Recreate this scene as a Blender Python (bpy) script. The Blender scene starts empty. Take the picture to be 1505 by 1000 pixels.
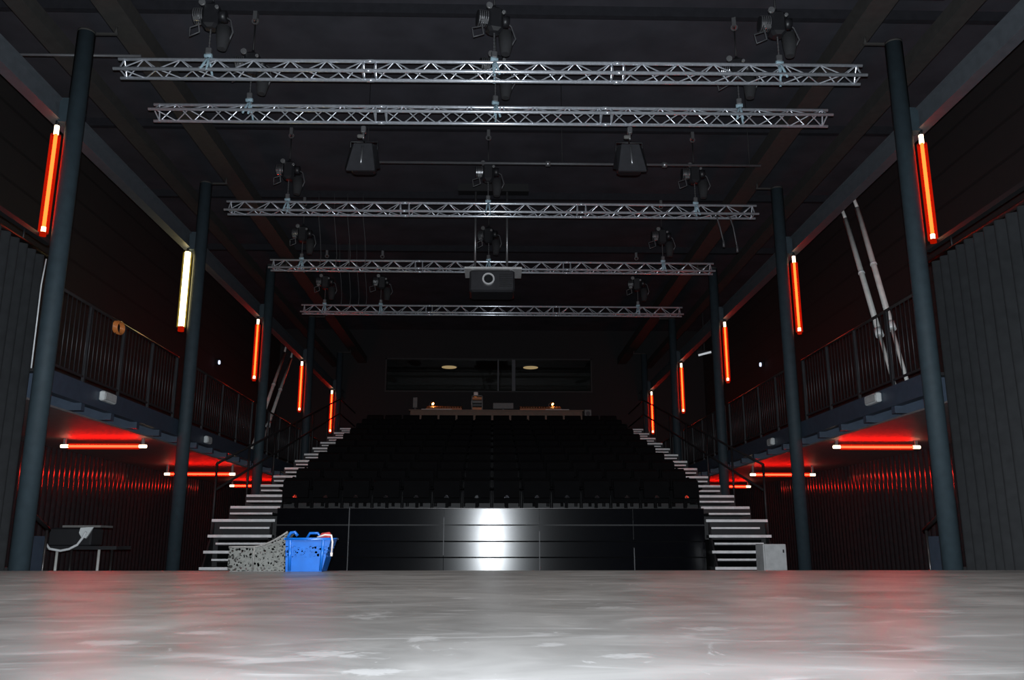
import bpy, math, random
from math import sin, cos, pi, radians as R, sqrt
random.seed(7)
S = bpy.context.scene
COL = S.collection

# ------------------------------------------------------------------ helpers
class MB:
    """collects simple solids and links them as one mesh object"""
    def __init__(s):
        s.v = []; s.f = []; s.sm = []
    def add(s, vs, fs, smooth=False):
        n = len(s.v); s.v += [tuple(p) for p in vs]
        for f in fs:
            s.f.append(tuple(i + n for i in f)); s.sm.append(smooth)
        return s
    def box(s, a, b):
        x0, y0, z0 = (min(a[i], b[i]) for i in range(3)); x1, y1, z1 = (max(a[i], b[i]) for i in range(3))
        return s.add([(x0,y0,z0),(x1,y0,z0),(x1,y1,z0),(x0,y1,z0),(x0,y0,z1),(x1,y0,z1),(x1,y1,z1),(x0,y1,z1)],
                     [(0,3,2,1),(4,5,6,7),(0,1,5,4),(1,2,6,5),(2,3,7,6),(3,0,4,7)])
    def cbox(s, c, d):
        return s.box([c[i]-d[i]/2 for i in range(3)], [c[i]+d[i]/2 for i in range(3)])
    def rbox(s, c, d, r):
        """box with bevelled vertical and horizontal edges (chamfer r)"""
        x, y, z = d[0]/2, d[1]/2, d[2]/2
        vs = []; 
        for zz, k in ((-z, r), (-z+r, 0), (z-r, 0), (z, r)):
            X, Y = x-k, y-k
            q = r
            vs += [(c[0]+a, c[1]+b, c[2]+zz) for a, b in ((-X+q,-Y),(X-q,-Y),(X,-Y+q),(X,Y-q),(X-q,Y),(-X+q,Y),(-X,Y-q),(-X,-Y+q))]
        fs = [tuple(range(7,-1,-1)), tuple(range(24,32))]
        for l in range(3):
            for i in range(8):
                j = (i+1) % 8
                fs.append((l*8+i, l*8+j, l*8+8+j, l*8+8+i))
        return s.add(vs, fs)
    def tube(s, pts, r, n=10, caps=True):
        if not hasattr(r, '__len__'): r = [r]*len(pts)
        P = [tuple(p) for p in pts]; vs = []; fs = []
        def sub(a, b): return (a[0]-b[0], a[1]-b[1], a[2]-b[2])
        def nrm(a):
            l = sqrt(sum(c*c for c in a)) or 1; return tuple(c/l for c in a)
        def cr(a, b): return (a[1]*b[2]-a[2]*b[1], a[2]*b[0]-a[0]*b[2], a[0]*b[1]-a[1]*b[0])
        u = None
        for i, p in enumerate(P):
            t = nrm(sub(P[min(i+1, len(P)-1)], P[max(i-1, 0)]))
            if u is None:
                h = (0,0,1) if abs(t[2]) < .9 else (1,0,0); u = nrm(cr(t, h))
            else:
                d = sum(u[k]*t[k] for k in range(3)); u = nrm(tuple(u[k]-d*t[k] for k in range(3)))
            w = cr(t, u)
            for k in range(n):
                a = 2*pi*k/n
                vs.append(tuple(p[c]+r[i]*(cos(a)*u[c]+sin(a)*w[c]) for c in range(3)))
        for i in range(len(P)-1):
            for k in range(n):
                j = (k+1) % n
                fs.append((i*n+k, i*n+j, (i+1)*n+j, (i+1)*n+k))
        s.add(vs, fs, n > 5)
        if caps:
            b = len(s.v)-len(vs)
            s.f.append(tuple(b+k for k in range(n-1,-1,-1))); s.sm.append(False)
            e = b+(len(P)-1)*n
            s.f.append(tuple(e+k for k in range(n))); s.sm.append(False)
        return s
    def cyl(s, p, q, r, n=12): return s.tube([p, q], r, n)
    def prism(s, poly, lo, hi, axis=1):
        """polygon in the two other axes (in order) extruded along axis"""
        n = len(poly); vs = []
        for t in (lo, hi):
            for a, b in poly:
                vs.append({0:(t,a,b), 1:(a,t,b), 2:(a,b,t)}[axis])
        fs = [tuple(range(n)), tuple(range(2*n-1, n-1, -1))]
        for i in range(n):
            j = (i+1) % n; fs.append((j, i, n+i, n+j))
        return s.add(vs, fs)
    def ring(s, c, r0, r1, d, axis=1, n=32):
        """annulus of depth d along axis"""
        vs = []
        for t in (0, d):
            for r in (r0, r1):
                for k in range(n):
                    a = 2*pi*k/n; p = [0,0,0]; o = [i for i in range(3) if i != axis]
                    p[o[0]] = c[o[0]]+r*cos(a); p[o[1]] = c[o[1]]+r*sin(a); p[axis] = c[axis]+t
                    vs.append(tuple(p))
        fs = []
        for k in range(n):
            j = (k+1) % n
            fs += [(k, j, n+j, n+k), (2*n+k, 3*n+k, 3*n+j, 2*n+j), (n+k, n+j, 3*n+j, 3*n+k), (k, 2*n+k, 2*n+j, j)]
        return s.add(vs, fs)
    def build(s, name, mat, parent=None, loc=None):
        off = (0,0,0)
        if parent is not None:
            off = ROOT.get(parent.name, (0,0,0))
        elif loc is not None: off = loc
        me = bpy.data.meshes.new(name)
        me.from_pydata([(a-off[0], b-off[1], c-off[2]) for a, b, c in s.v], [], s.f)
        me.polygons.foreach_set('use_smooth', s.sm)
        me.materials.append(mat); me.update()
        import bmesh
        bm = bmesh.new(); bm.from_mesh(me); bmesh.ops.recalc_face_normals(bm, faces=bm.faces); bm.to_mesh(me); bm.free()
        o = bpy.data.objects.new(name, me); COL.objects.link(o)
        if parent is not None: o.parent = parent
        elif loc is not None: o.location = loc
        ROOT[o.name] = off
        return o
ROOT = {}

def tag(o, label, cat, group=None):
    o['label'] = label; o['category'] = cat
    if group: o['group'] = group
    return o
def thing(name, label, cat, loc, group=None):
    o = bpy.data.objects.new(name, None); COL.objects.link(o)
    o.location = loc; o.empty_display_size = .1
    ROOT[o.name] = tuple(loc)
    return tag(o, label, cat, group)
def struct(o):
    o['kind'] = 'structure'; return o
def dup(root, loc, label, rot=None):
    r = root.copy(); COL.objects.link(r); r.location = loc; r['label'] = label
    if rot is not None: r.rotation_euler = rot
    for ch in list(root.children):
        c = ch.copy(); COL.objects.link(c); c.parent = r
        for g in list(ch.children):
            d = g.copy(); COL.objects.link(d); d.parent = c
    return r
ORD = ['first','second','third','fourth','fifth','sixth','seventh','eighth','ninth','tenth','eleventh','twelfth','thirteenth','fourteenth']

# ------------------------------------------------------------------ materials
def pbr(name, col, rough=.6, metal=0, spec=.5, coat=0, noise=None):
    m = bpy.data.materials.new(name); m.use_nodes = True
    nt = m.node_tree; b = nt.nodes['Principled BSDF']
    b.inputs['Base Color'].default_value = (*col, 1); b.inputs['Roughness'].default_value = rough
    b.inputs['Metallic'].default_value = metal; b.inputs['Specular IOR Level'].default_value = spec
    b.inputs['Coat Weight'].default_value = coat
    sc, amt = noise or (9.0, .12)
    tc = nt.nodes.new('ShaderNodeTexCoord'); n = nt.nodes.new('ShaderNodeTexNoise')
    n.inputs['Scale'].default_value = sc; n.inputs['Detail'].default_value = 4
    nt.links.new(tc.outputs['Object'], n.inputs['Vector'])
    mp = nt.nodes.new('ShaderNodeMapRange')
    mp.inputs['From Min'].default_value = .3; mp.inputs['From Max'].default_value = .7
    mp.inputs['To Min'].default_value = 1-amt; mp.inputs['To Max'].default_value = 1+amt
    nt.links.new(n.outputs['Fac'], mp.inputs['Value'])
    mx = nt.nodes.new('ShaderNodeMix'); mx.data_type = 'RGBA'; mx.blend_type = 'MULTIPLY'
    mx.inputs['Factor'].default_value = 1
    mx.inputs[6].default_value = (*col, 1)
    nt.links.new(mp.outputs['Result'], mx.inputs[7]); nt.links.new(mx.outputs[2], b.inputs['Base Color'])
    return m
def glow(name, col, k, transp=0.0):
    m = bpy.data.materials.new(name); m.use_nodes = True
    nt = m.node_tree; nt.nodes.clear()
    out = nt.nodes.new('ShaderNodeOutputMaterial'); e = nt.nodes.new('ShaderNodeEmission')
    e.inputs['Color'].default_value = (*col, 1); e.inputs['Strength'].default_value = k
    if transp:
        t = nt.nodes.new('ShaderNodeBsdfTransparent'); a = nt.nodes.new('ShaderNodeAddShader')
        t.inputs['Color'].default_value = (1, transp, transp*.8, 1)
        nt.links.new(e.outputs[0], a.inputs[0]); nt.links.new(t.outputs[0], a.inputs[1]); nt.links.new(a.outputs[0], out.inputs[0])
    else: nt.links.new(e.outputs[0], out.inputs[0])
    return m
PATCH = [(-.4,2.31,.11,.12),(-.2,2.69,.08,.14),(-.47,3.53,.11,.22),(.17,2.51,.06,.1),(.71,2.95,.14,.1),(-.9,2.87,.1,.14),(.35,2.25,.1,.06),(1.48,4.56,.18,.2),(1.82,3.65,.18,.14),(-.25,2.0,.14,.07),(-1.07,2.59,.1,.09),(.5,3.9,.12,.1),(-1.5,5.0,.2,.15),(-.12,4.6,.12,.12)]
def stage_mat():
    m = pbr('stage_floor_paint', (.1,.1,.1), .42, 0, .17)
    nt = m.node_tree; b = nt.nodes['Principled BSDF']
    for l in list(b.inputs['Base Color'].links): nt.links.remove(l)
    tc = nt.nodes.new('ShaderNodeTexCoord')
    def noise(sc, det, st=(1,1,1), dist=0, off=(0,0,0)):
        mp = nt.nodes.new('ShaderNodeMapping'); mp.inputs['Scale'].default_value = st; mp.inputs['Location'].default_value = off
        nt.links.new(tc.outputs['Object'], mp.inputs['Vector'])
        n = nt.nodes.new('ShaderNodeTexNoise'); n.inputs['Scale'].default_value = sc; n.inputs['Detail'].default_value = det
        n.inputs['Roughness'].default_value = .6; n.inputs['Distortion'].default_value = dist
        nt.links.new(mp.outputs[0], n.inputs['Vector']); return n.outputs['Fac']
    def ramp(src, stops):
        r = nt.nodes.new('ShaderNodeValToRGB'); el = r.color_ramp.elements
        el[0].position, el[0].color = stops[0][0], (*[stops[0][1]]*3, 1)
        el[1].position, el[1].color = stops[1][0], (*[stops[1][1]]*3, 1)
        nt.links.new(src, r.inputs[0]); return r.outputs[0]
    base = nt.nodes.new('ShaderNodeValToRGB'); el = base.color_ramp.elements
    el[0].position, el[0].color = .3, (.078,.076,.074,1)
    el[1].position, el[1].color = .7, (.16,.157,.155,1)
    nt.links.new(noise(1.7, 8, (.8,1.1,1), .8), base.inputs[0])
    scuff = ramp(noise(2.2, 7, (.6,1.6,1), 1.6, (3,1,0)), [(.56,0),(.72,1)])
    scr = ramp(noise(5, 5, (1.6,.5,1), 2.5, (9,4,0)), [(.66,0),(.73,1)])
    mx = nt.nodes.new('ShaderNodeMix'); mx.data_type = 'RGBA'
    ms = nt.nodes.new('ShaderNodeMath'); ms.operation = 'MAXIMUM'
    nt.links.new(scuff, ms.inputs[0]); nt.links.new(scr, ms.inputs[1])
    m2 = nt.nodes.new('ShaderNodeMath'); m2.operation = 'MULTIPLY'; m2.inputs[1].default_value = .5
    nt.links.new(ms.outputs[0], m2.inputs[0]); nt.links.new(m2.outputs[0], mx.inputs['Factor'])
    nt.links.new(base.outputs[0], mx.inputs[6]); mx.inputs[7].default_value = (.27,.27,.275,1)
    nt.links.new(mx.outputs[2], b.inputs['Base Color'])
    # worn patches where the paint is rubbed through
    warp = noise(7, 6, (1,1,1), 1.0, (2,7,0)); edge = noise(16, 5, (1,1,1), 2.0, (5,3,0)); last = None
    sp = nt.nodes.new('ShaderNodeSeparateXYZ'); nt.links.new(tc.outputs['Object'], sp.inputs[0])
    def mth(op, a, b=None):
        n = nt.nodes.new('ShaderNodeMath'); n.operation = op
        for i, v in enumerate((a, b)):
            if v is None: continue
            if isinstance(v, (int, float)): n.inputs[i].default_value = v
            else: nt.links.new(v, n.inputs[i])
        return n.outputs[0]
    for cx, cy, rx, ry in PATCH:
        dx = mth('DIVIDE', mth('SUBTRACT', sp.outputs['X'], cx), rx); dy = mth('DIVIDE', mth('SUBTRACT', sp.outputs['Y'], cy-4.0), ry)
        d = mth('SQRT', mth('ADD', mth('MULTIPLY', dx, dx), mth('MULTIPLY', dy, dy)))
        d = mth('ADD', d, mth('MULTIPLY', mth('SUBTRACT', warp, .5), 3.2)); d = mth('ADD', d, mth('MULTIPLY', mth('SUBTRACT', edge, .5), 1.6))
        k = mth('MULTIPLY', mth('SUBTRACT', 1.0, mth('MINIMUM', mth('MAXIMUM', mth('SUBTRACT', mth('MULTIPLY', d, 2.5), .9), 0.0), 1.0)), 1.0)
        last = k if last is None else mth('MAXIMUM', last, k)
    mw = nt.nodes.new('ShaderNodeMix'); mw.data_type = 'RGBA'
    nt.links.new(mth('MULTIPLY', last, .33), mw.inputs['Factor']); nt.links.new(mx.outputs[2], mw.inputs[6]); mw.inputs[7].default_value = (.3,.3,.305,1)
    nt.links.new(mw.outputs[2], b.inputs['Base Color'])
    rr = nt.nodes.new('ShaderNodeMapRange'); rr.inputs['To Min'].default_value = .3; rr.inputs['To Max'].default_value = .4
    nt.links.new(noise(3, 4), rr.inputs['Value']); nt.links.new(rr.outputs[0], b.inputs['Roughness'])
    bp = nt.nodes.new('ShaderNodeBump'); bp.inputs['Strength'].default_value = .015; bp.inputs['Distance'].default_value = .01
    nt.links.new(noise(14, 5), bp.inputs['Height']); nt.links.new(bp.outputs[0], b.inputs['Normal'])
    return m
def perforated(name, col, scale, thr, zlo=None, zhi=None, rough=.5):
    """plastic sheet with real see-through holes"""
    m = pbr(name, col, rough); nt = m.node_tree; b = nt.nodes['Principled BSDF']; out = nt.nodes['Material Output']
    tc = nt.nodes.new('ShaderNodeTexCoord'); v = nt.nodes.new('ShaderNodeTexVoronoi'); v.inputs['Scale'].default_value = scale
    nt.links.new(tc.outputs['Object'], v.inputs['Vector'])
    c = nt.nodes.new('ShaderNodeMath'); c.operation = 'LESS_THAN'; c.inputs[1].default_value = thr
    nt.links.new(v.outputs['Distance'], c.inputs[0]); fac = c.outputs[0]
    if zlo is not None:
        sp = nt.nodes.new('ShaderNodeSeparateXYZ'); nt.links.new(tc.outputs['Object'], sp.inputs[0])
        for op, t in (('GREATER_THAN', zlo), ('LESS_THAN', zhi)):
            q = nt.nodes.new('ShaderNodeMath'); q.operation = op; q.inputs[1].default_value = t
            nt.links.new(sp.outputs['Z'], q.inputs[0])
            w = nt.nodes.new('ShaderNodeMath'); w.operation = 'MULTIPLY'
            nt.links.new(fac, w.inputs[0]); nt.links.new(q.outputs[0], w.inputs[1]); fac = w.outputs[0]
    t = nt.nodes.new('ShaderNodeBsdfTransparent'); mx = nt.nodes.new('ShaderNodeMixShader')
    nt.links.new(fac, mx.inputs[0]); nt.links.new(b.outputs[0], mx.inputs[1]); nt.links.new(t.outputs[0], mx.inputs[2])
    nt.links.new(mx.outputs[0], out.inputs[0])
    return m
def boards(name, col, pitch):
    """dark horizontal boards with narrow black joints"""
    m = pbr(name, col, .8); nt = m.node_tree; b = nt.nodes['Principled BSDF']
    src = b.inputs['Base Color'].links[0].from_socket
    tc = nt.nodes.new('ShaderNodeTexCoord'); sp = nt.nodes.new('ShaderNodeSeparateXYZ'); nt.links.new(tc.outputs['Object'], sp.inputs[0])
    d = nt.nodes.new('ShaderNodeMath'); d.operation = 'DIVIDE'; d.inputs[1].default_value = pitch; nt.links.new(sp.outputs['Z'], d.inputs[0])
    f = nt.nodes.new('ShaderNodeMath'); f.operation = 'FRACT'; nt.links.new(d.outputs[0], f.inputs[0])
    l = nt.nodes.new('ShaderNodeMath'); l.operation = 'LESS_THAN'; l.inputs[1].default_value = .1; nt.links.new(f.outputs[0], l.inputs[0])
    mx = nt.nodes.new('ShaderNodeMix'); mx.data_type = 'RGBA'; nt.links.new(l.outputs[0], mx.inputs['Factor'])
    nt.links.new(src, mx.inputs[6]); mx.inputs[7].default_value = (.002,.002,.002,1); nt.links.new(mx.outputs[2], b.inputs['Base Color'])
    return m
def glass():
    m = bpy.data.materials.new('window_glass'); m.use_nodes = True; nt = m.node_tree; nt.nodes.clear()
    out = nt.nodes.new('ShaderNodeOutputMaterial'); t = nt.nodes.new('ShaderNodeBsdfTransparent'); g = nt.nodes.new('ShaderNodeBsdfGlossy')
    t.inputs['Color'].default_value = (.85,.88,.87,1); g.inputs['Roughness'].default_value = .03
    mx = nt.nodes.new('ShaderNodeMixShader'); mx.inputs[0].default_value = .06
    nt.links.new(t.outputs[0], mx.inputs[1]); nt.links.new(g.outputs[0], mx.inputs[2]); nt.links.new(mx.outputs[0], out.inputs[0])
    return m

M = dict(
    stage=stage_mat(),
    hall_floor=pbr('hall_floor_grey', (.03,.03,.032), .5),
    ceiling=pbr('ceiling_black', (.05,.05,.06), .8, 0, .2, 0, (1.5,.2)),
    wall=boards('wall_boards_black', (.009,.008,.008), .62),
    wall_end=pbr('end_wall_black', (.006,.006,.007), .8),
    clad=pbr('corrugated_black_sheet', (.026,.024,.026), .14, .0, .3),
    curtain=pbr('curtain_serge', (.017,.018,.0195), .95, 0, .1),
    column=pbr('column_bluegrey', (.024,.038,.047), .7, 0, .3),
    beam=pbr('beam_grey', (.06,.068,.078), .5),
    galbeam=pbr('gallery_bluegrey', (.035,.05,.075), .5),
    soffit=pbr('soffit_grey', (.14,.125,.125), .55),
    black=pbr('black_paint', (.008,.008,.009), .6),
    blackgloss=pbr('black_gloss_panel', (.003,.0035,.005), .2, 0, .42),
    roofbeam=pbr('roof_beam_dark', (.04,.038,.036), .7, 0, .2),
    crossbeam=pbr('cross_beam_dark', (.02,.02,.024), .9, 0, .1),
    alu=pbr('aluminium', (.7,.73,.79), .25, .6, .6, 0, (30, .12)),
    alu_dark=pbr('worn_steel', (.3,.3,.31), .35, .8),
    chrome=pbr('bright_steel', (.8,.8,.8), .25, .9),
    plate=pbr('hinge_steel', (.5,.5,.5), .13, 1.0),
    nosing=pbr('nosing_grey', (.75,.75,.75), .5),
    rail=pbr('rail_steel', (.045,.04,.04), .3, .6),
    baluster=pbr('baluster_grey', (.028,.028,.031), .45, .3),
    seat=pbr('seat_black_fabric', (.0035,.0035,.004), .9, 0, .1),
    seatplastic=pbr('seat_black_plastic', (.003,.003,.0035), .7, 0, .06),
    dark=pbr('dark_housing', (.012,.012,.014), .45),
    hood=pbr('dark_grey_hood', (.045,.045,.05), .4, .2),
    sling=pbr('sling_bluegrey', (.3,.42,.48), .7),
    bag=pbr('bag_cloth', (.02,.02,.022), .9),
    pale=pbr('pale_pole_grey', (.42,.42,.4), .5),
    white=pbr('white_plastic', (.5,.52,.52), .5),
    cabinet=pbr('cabinet_light_grey', (.4,.4,.4), .45),
    grille=pbr('warm_grey', (.13,.125,.12), .5),
    blue=pbr('blue_plastic', (.003,.1,.42), .35),
    red=pbr('red_cloth', (.35,.03,.03), .8),
    strap=pbr('pale_strap', (.7,.62,.58), .6),
    cable=pbr('white_cable', (.55,.56,.57), .5),
    wire=pbr('grey_wire', (.07,.07,.075), .5),
    wood=pbr('dark_wood_desk', (.12,.06,.03), .5),
    room=pbr('control_room_dark', (.02,.018,.016), .8),
    orange=pbr('orange_plastic_lamplight', (.5,.16,.04), .4),  # lamp shades; also paints warm light onto coil, rack units and faders
    mixer=pbr('brown_lit_console', (.42,.13,.04), .5),  # warm desk lamp light painted into the console colour
    core_red=glow('red_tube_core', (1,.019,.0035), 26.0),
    core_salmon=glow('salmon_tube_core', (1,.006,.0026), 54.0),
    core_white=glow('bare_tube_end', (1,.75,.5), 5.0),
    core_yellow=glow('warm_white_tube', (1,.84,.46), 9.0),
    sleeve_halo_red=glow('red_gel_sleeve_halo', (1,.012,0), .24, .9),  # gel sleeve whose emission also stands for the camera halo
    halo_yellow=glow('amber_halo_shell', (1,.72,.12), .1, .95),  # emissive shell added for the camera halo, this tube has no sleeve
    end_red=glow('red_end_cap', (1,.02,.0), .35),
    lamp_warm=glow('warm_downlight', (1,.68,.34), .45),
    lamp_blue=glow('blue_white_lamp', (.6,.7,1), 2.0),
    lamp_white=glow('white_batten', (.9,.95,1), .5),
    desk_lamp=glow('desk_lamp_glow', (1,.42,.1), 30),
    glass=glass(),
)
_n = M['blackgloss'].node_tree; _b = _n.nodes['Principled BSDF']; _c = _n.nodes.new('ShaderNodeCombineXYZ')
_c.inputs[2].default_value = 1; _b.inputs['Anisotropic'].default_value = .8; _n.links.new(_c.outputs[0], _b.inputs['Tangent'])   # vertically brushed panels
M['grey_holes'] = perforated('grey_perforated_plastic', (.085,.087,.08), 40, .54)
M['blue_holes'] = perforated('blue_perforated_plastic', (.003,.1,.42), 34, .5, .14, .25, .35)

# ------------------------------------------------------------------ the setting
POLE = [10.5+5*i for i in range(5)]
struct(MB().box((-8.3,3,-.2),(8.3,34,0)).build('floor', M['hall_floor']))
struct(MB().box((-8.3,-2,9.0),(8.3,36.2,9.15)).build('ceiling', M['ceiling']))
for sx, nm in ((-1,'left'), (1,'right')):
    struct(MB().box((sx*8.25,-2,0),(sx*8.4,33,9.0)).build('wall_'+nm, M['wall']))
    # corrugated metal sheet below the gallery
    m = MB(); y = 9.0; prof = []
    while y < 32.9:
        prof += [(8.235,y)]+[(8.2-.012*(1-((k-3)/3)**2), y+.035+.13*k/6) for k in range(7)]+[(8.235,y+.197)]; y += .2
    vs = [(sx*a,b,z) for z in (.12, 2.57) for a, b in prof]; n = len(prof)
    m.add(vs, [(i,i+1,n+i+1,n+i) for i in range(n-1)], True)
    c = struct(m.build('wall_%s_cladding' % nm, M['clad']))
    md = c.modifiers.new('t', 'SOLIDIFY'); md.thickness = .004; md.offset = 0; md.use_rim = False
    struct(MB().box((sx*8.18,9,0),(sx*8.25,33,.12)).build('baseboard_'+nm, M['black']))
# end wall with the control room window
wx0, wx1, wz0, wz1 = -4.15, 3.87, 6.58, 7.86
b = MB(); b.box((-8.3,33,0),(8.3,33.15,wz0)).box((-8.3,33,wz1),(8.3,33.15,9.0)).box((-8.3,33,wz0),(wx0,33.15,wz1)).box((wx1,33,wz0),(8.3,33.15,wz1))
struct(b.build('wall_end', M['wall_end']))
b = MB(); b.box((wx0-.3,33.15,5.5),(wx1+.3,36.0,5.6)).box((wx0-.3,36,5.5),(wx1+.3,36.1,8.0)).box((wx0-.3,33.15,7.9),(wx1+.3,36.1,8.0))
b.box((wx0-.4,33.15,5.5),(wx0-.3,36.1,8.0)).box((wx1+.3,33.15,5.5),(wx1+.4,36.1,8.0))
struct(b.build('wall_control_room', M['room']))
w = MB(); w.box((wx0,32.97,wz0-.05),(wx1,33.1,wz0)).box((wx0,32.97,wz1-.05),(wx1,33.1,wz1)).box((wx0,32.97,wz0),(wx0+.05,33.1,wz1)).box((wx1-.05,32.97,wz0),(wx1,33.1,wz1))
win = struct(w.build('window_1', M['black']))
for x, wd in ((.22,.05),(.82,.13)):
    MB().box((x-wd/2,32.97,wz0),(x+wd/2,33.1,wz1-.05)).build('mullion', M['beam'], win)
MB().box((wx0+.05,33.05,wz0),(wx1-.05,33.06,wz1-.05)).build('pane', M['glass'], win)

# roof steel, almost black
for sx in (-1, 1):
    struct(MB().box((sx*4.88,6,7.66),(sx*5.22,33,7.92)).build('ceiling_beam', M['roofbeam']))
    struct(MB().box((sx*5.95,6,7.5),(sx*6.2,33,7.7)).build('ceiling_beam', M['roofbeam']))
ZTS = [7.0,6.99,7.0,6.94,6.88,6.76]
TR = [8.5, 10.47, 11.67, 15.31, 18.59, 21.91]
for y, zt in zip(TR, ZTS):
    struct(MB().box((-8.2,y-.05,zt+1.64),(8.2,y+.05,zt+1.8)).build('ceiling_beam', M['crossbeam']))
struct(MB().cyl((-8.2,10.9,7.42),(-4.9,10.9,7.42),.02,8).build('trim_1', M['wire']))

# stage
st = thing('stage_platform', 'wide scuffed grey stage floor in the foreground', 'stage', (0,4,0))
MB().box((-5.6,-2,.5),(5.6,9.35,.55)).build('deck', M['stage'], st)
MB().box((-5.6,9.26,0),(5.6,9.32,.5)).build('front_fascia', M['black'], st)
for x in (-5,-2.5,0,2.5,5):
    MB().box((x-.05,-1.9,0),(x+.05,9.2,.5)).build('bearer', M['black'], st)

# side curtains with their track
for sx, nm in ((-1,'left'), (1,'right')):
    t = thing('stage_curtain', 'tall dark grey pleated side curtain at the %s edge of the stage' % nm, 'curtain', (sx*5.78,7,0))
    m = MB(); prof = []; y = 3.5; k = 0
    while y < 10.78:
        prof.append((sx*(5.78+.055*sin(2*pi*y/.21)+.015*sin(y*3.1)), y)); y += .0175
    n = len(prof); zs = (.02, 1.5, 3.0, 4.42)
    vs = [(a+sx*.012*(z-4.42)*-.3*sin(b*7), b, z) for z in zs for a, b in prof]
    m.add(vs, [(l*n+i,l*n+i+1,(l+1)*n+i+1,(l+1)*n+i) for l in range(3) for i in range(n-1)], True)
    c = m.build('drape', M['curtain'], t); md = c.modifiers.new('t','SOLIDIFY'); md.thickness = .006; md.use_rim = False
    MB().cyl((sx*5.78,3.5,4.45),(sx*5.78,10.8,4.45),.03).build('track', M['black'], t)
    m = MB()
    for y in (4.5, 7.5, 10.2): m.cyl((sx*5.78,y,4.45),(sx*5.78,y,8.3 if False else 4.62),.012,6)
    m.box((sx*5.74,3.5,4.6),(sx*5.82,10.8,4.66)).build('track_hanger', M['black'], t)

# columns
for sx, nm in ((-1,'left'), (1,'right')):
    for i, y in enumerate(POLE):
        t = thing('steel_column', 'slim round blue-grey steel column, %s from the stage on the %s side' % (ORD[i], nm), 'column', (sx*5.48,y,0))
        x = sx*5.48
        MB().cyl((x,y,.02),(x,y,7.5),.113,24).build('shaft', M['column'], t)
        MB().cbox((x,y,.01),(.36,.36,.02)).build('base_plate', M['column'], t)
        MB().cyl((x,y,7.5),(x,y,7.53),.113,20).cbox((x-sx*.13,y+.08,7.55),(.5,.03,.03)).cyl((x-sx*.35,y+.08,7.55),(x-sx*.35,y+.08,7.67),.015,8).build('head_bracket', M['roofbeam'], t)
        MB().cbox((x+sx*.12,y,6.34),(.14,.16,.34)).build('beam_bracket', M['column'], t)
        if sx < 0 and i == 0:
            MB().tube([(-5.6,10.45,4.3),(-5.61,10.43,3.95),(-5.605,10.43,3.5),(-5.6,10.43,2.9)],.009,6).build('cord', M['cable'], t)['label'] = 'thin pale cord hanging down the column'

# long side beams (I section)
for sx, nm in ((-1,'left'), (1,'right')):
    p = [(5.58,6.2),(5.74,6.2),(5.74,6.225),(5.67,6.225),(5.67,6.475),(5.74,6.475),(5.74,6.5),(5.58,6.5),(5.58,6.475),(5.65,6.475),(5.65,6.225),(5.58,6.225)]
    m = MB().prism([(sx*(a+.06),b) for a, b in p], 4, 32.9, 1)
    tag(m.build('side_beam', M['beam'], None, (sx*5.7,10,6.2)), 'long grey steel beam running along the %s columns' % nm, 'beam')

# galleries
for sx, nm in ((-1,'left'), (1,'right')):
    t = thing('side_gallery', 'blue-grey balcony walkway along the %s wall above the passage' % nm, 'gallery', (sx*5.7,11,2.5))
    p = [(5.6,2.7),(5.72,2.7),(5.72,2.72),(5.63,2.72),(5.63,2.95),(5.72,2.95),(5.72,2.98),(5.6,2.98)]
    MB().prism([(sx*a,b) for a, b in p], 10.78, 32.9, 1).build('edge_beam', M['galbeam'], t)
    MB().box((sx*5.72,10.78,2.93),(sx*8.2,32.9,2.97)).build('deck', M['black'], t)
    y = 10.95
    while y < 32.5:
        m = MB().box((sx*5.62,y-.05,2.6),(sx*8.2,y+.05,2.7)); m.box((sx*5.66,y-.03,2.7),(sx*8.2,y+.03,2.93))
        m.build('joist', M['galbeam'], t); y += .95
    MB().box((sx*5.8,10.78,2.575),(sx*8.2,32.9,2.6)).build('soffit', M['soffit'], t)
    # railings, one panel between each pair of columns
    for i in range(4):
        y0, y1 = POLE[i]+.18, POLE[i+1]-.18
        r = thing('gallery_railing', 'balcony railing with thin bars on the %s gallery, %s panel from the stage' % (nm, ORD[i]), 'railing', (sx*5.64,(y0+y1)/2,2.98))
        X = sx*5.64
        MB().cyl((X,y0,4.08),(X,y1,4.08),.022,10).build('handrail', M['rail'], r)
        MB().box((X-.012,y0,3.05),(X+.012,y1,3.08)).build('bottom_rail', M['baluster'], r)
        for k in range(5):
            yy = y0+.03+(y1-y0-.06)*k/4
            MB().box((X-.02,yy-.02,2.98),(X+.02,yy+.02,4.07)).build('post', M['baluster'], r)
        n = int((y1-y0)/.125); proto = None
        for k in range(1, n):
            yy = y0+(y1-y0)*k/n
            if proto is None:
                proto = MB().cyl((X,yy,3.07),(X,yy,4.07),.0075,6).build('baluster', M['baluster'], r); py = yy
            else:
                c = proto.copy(); COL.objects.link(c); c.location = (0,yy-py,0)

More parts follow.
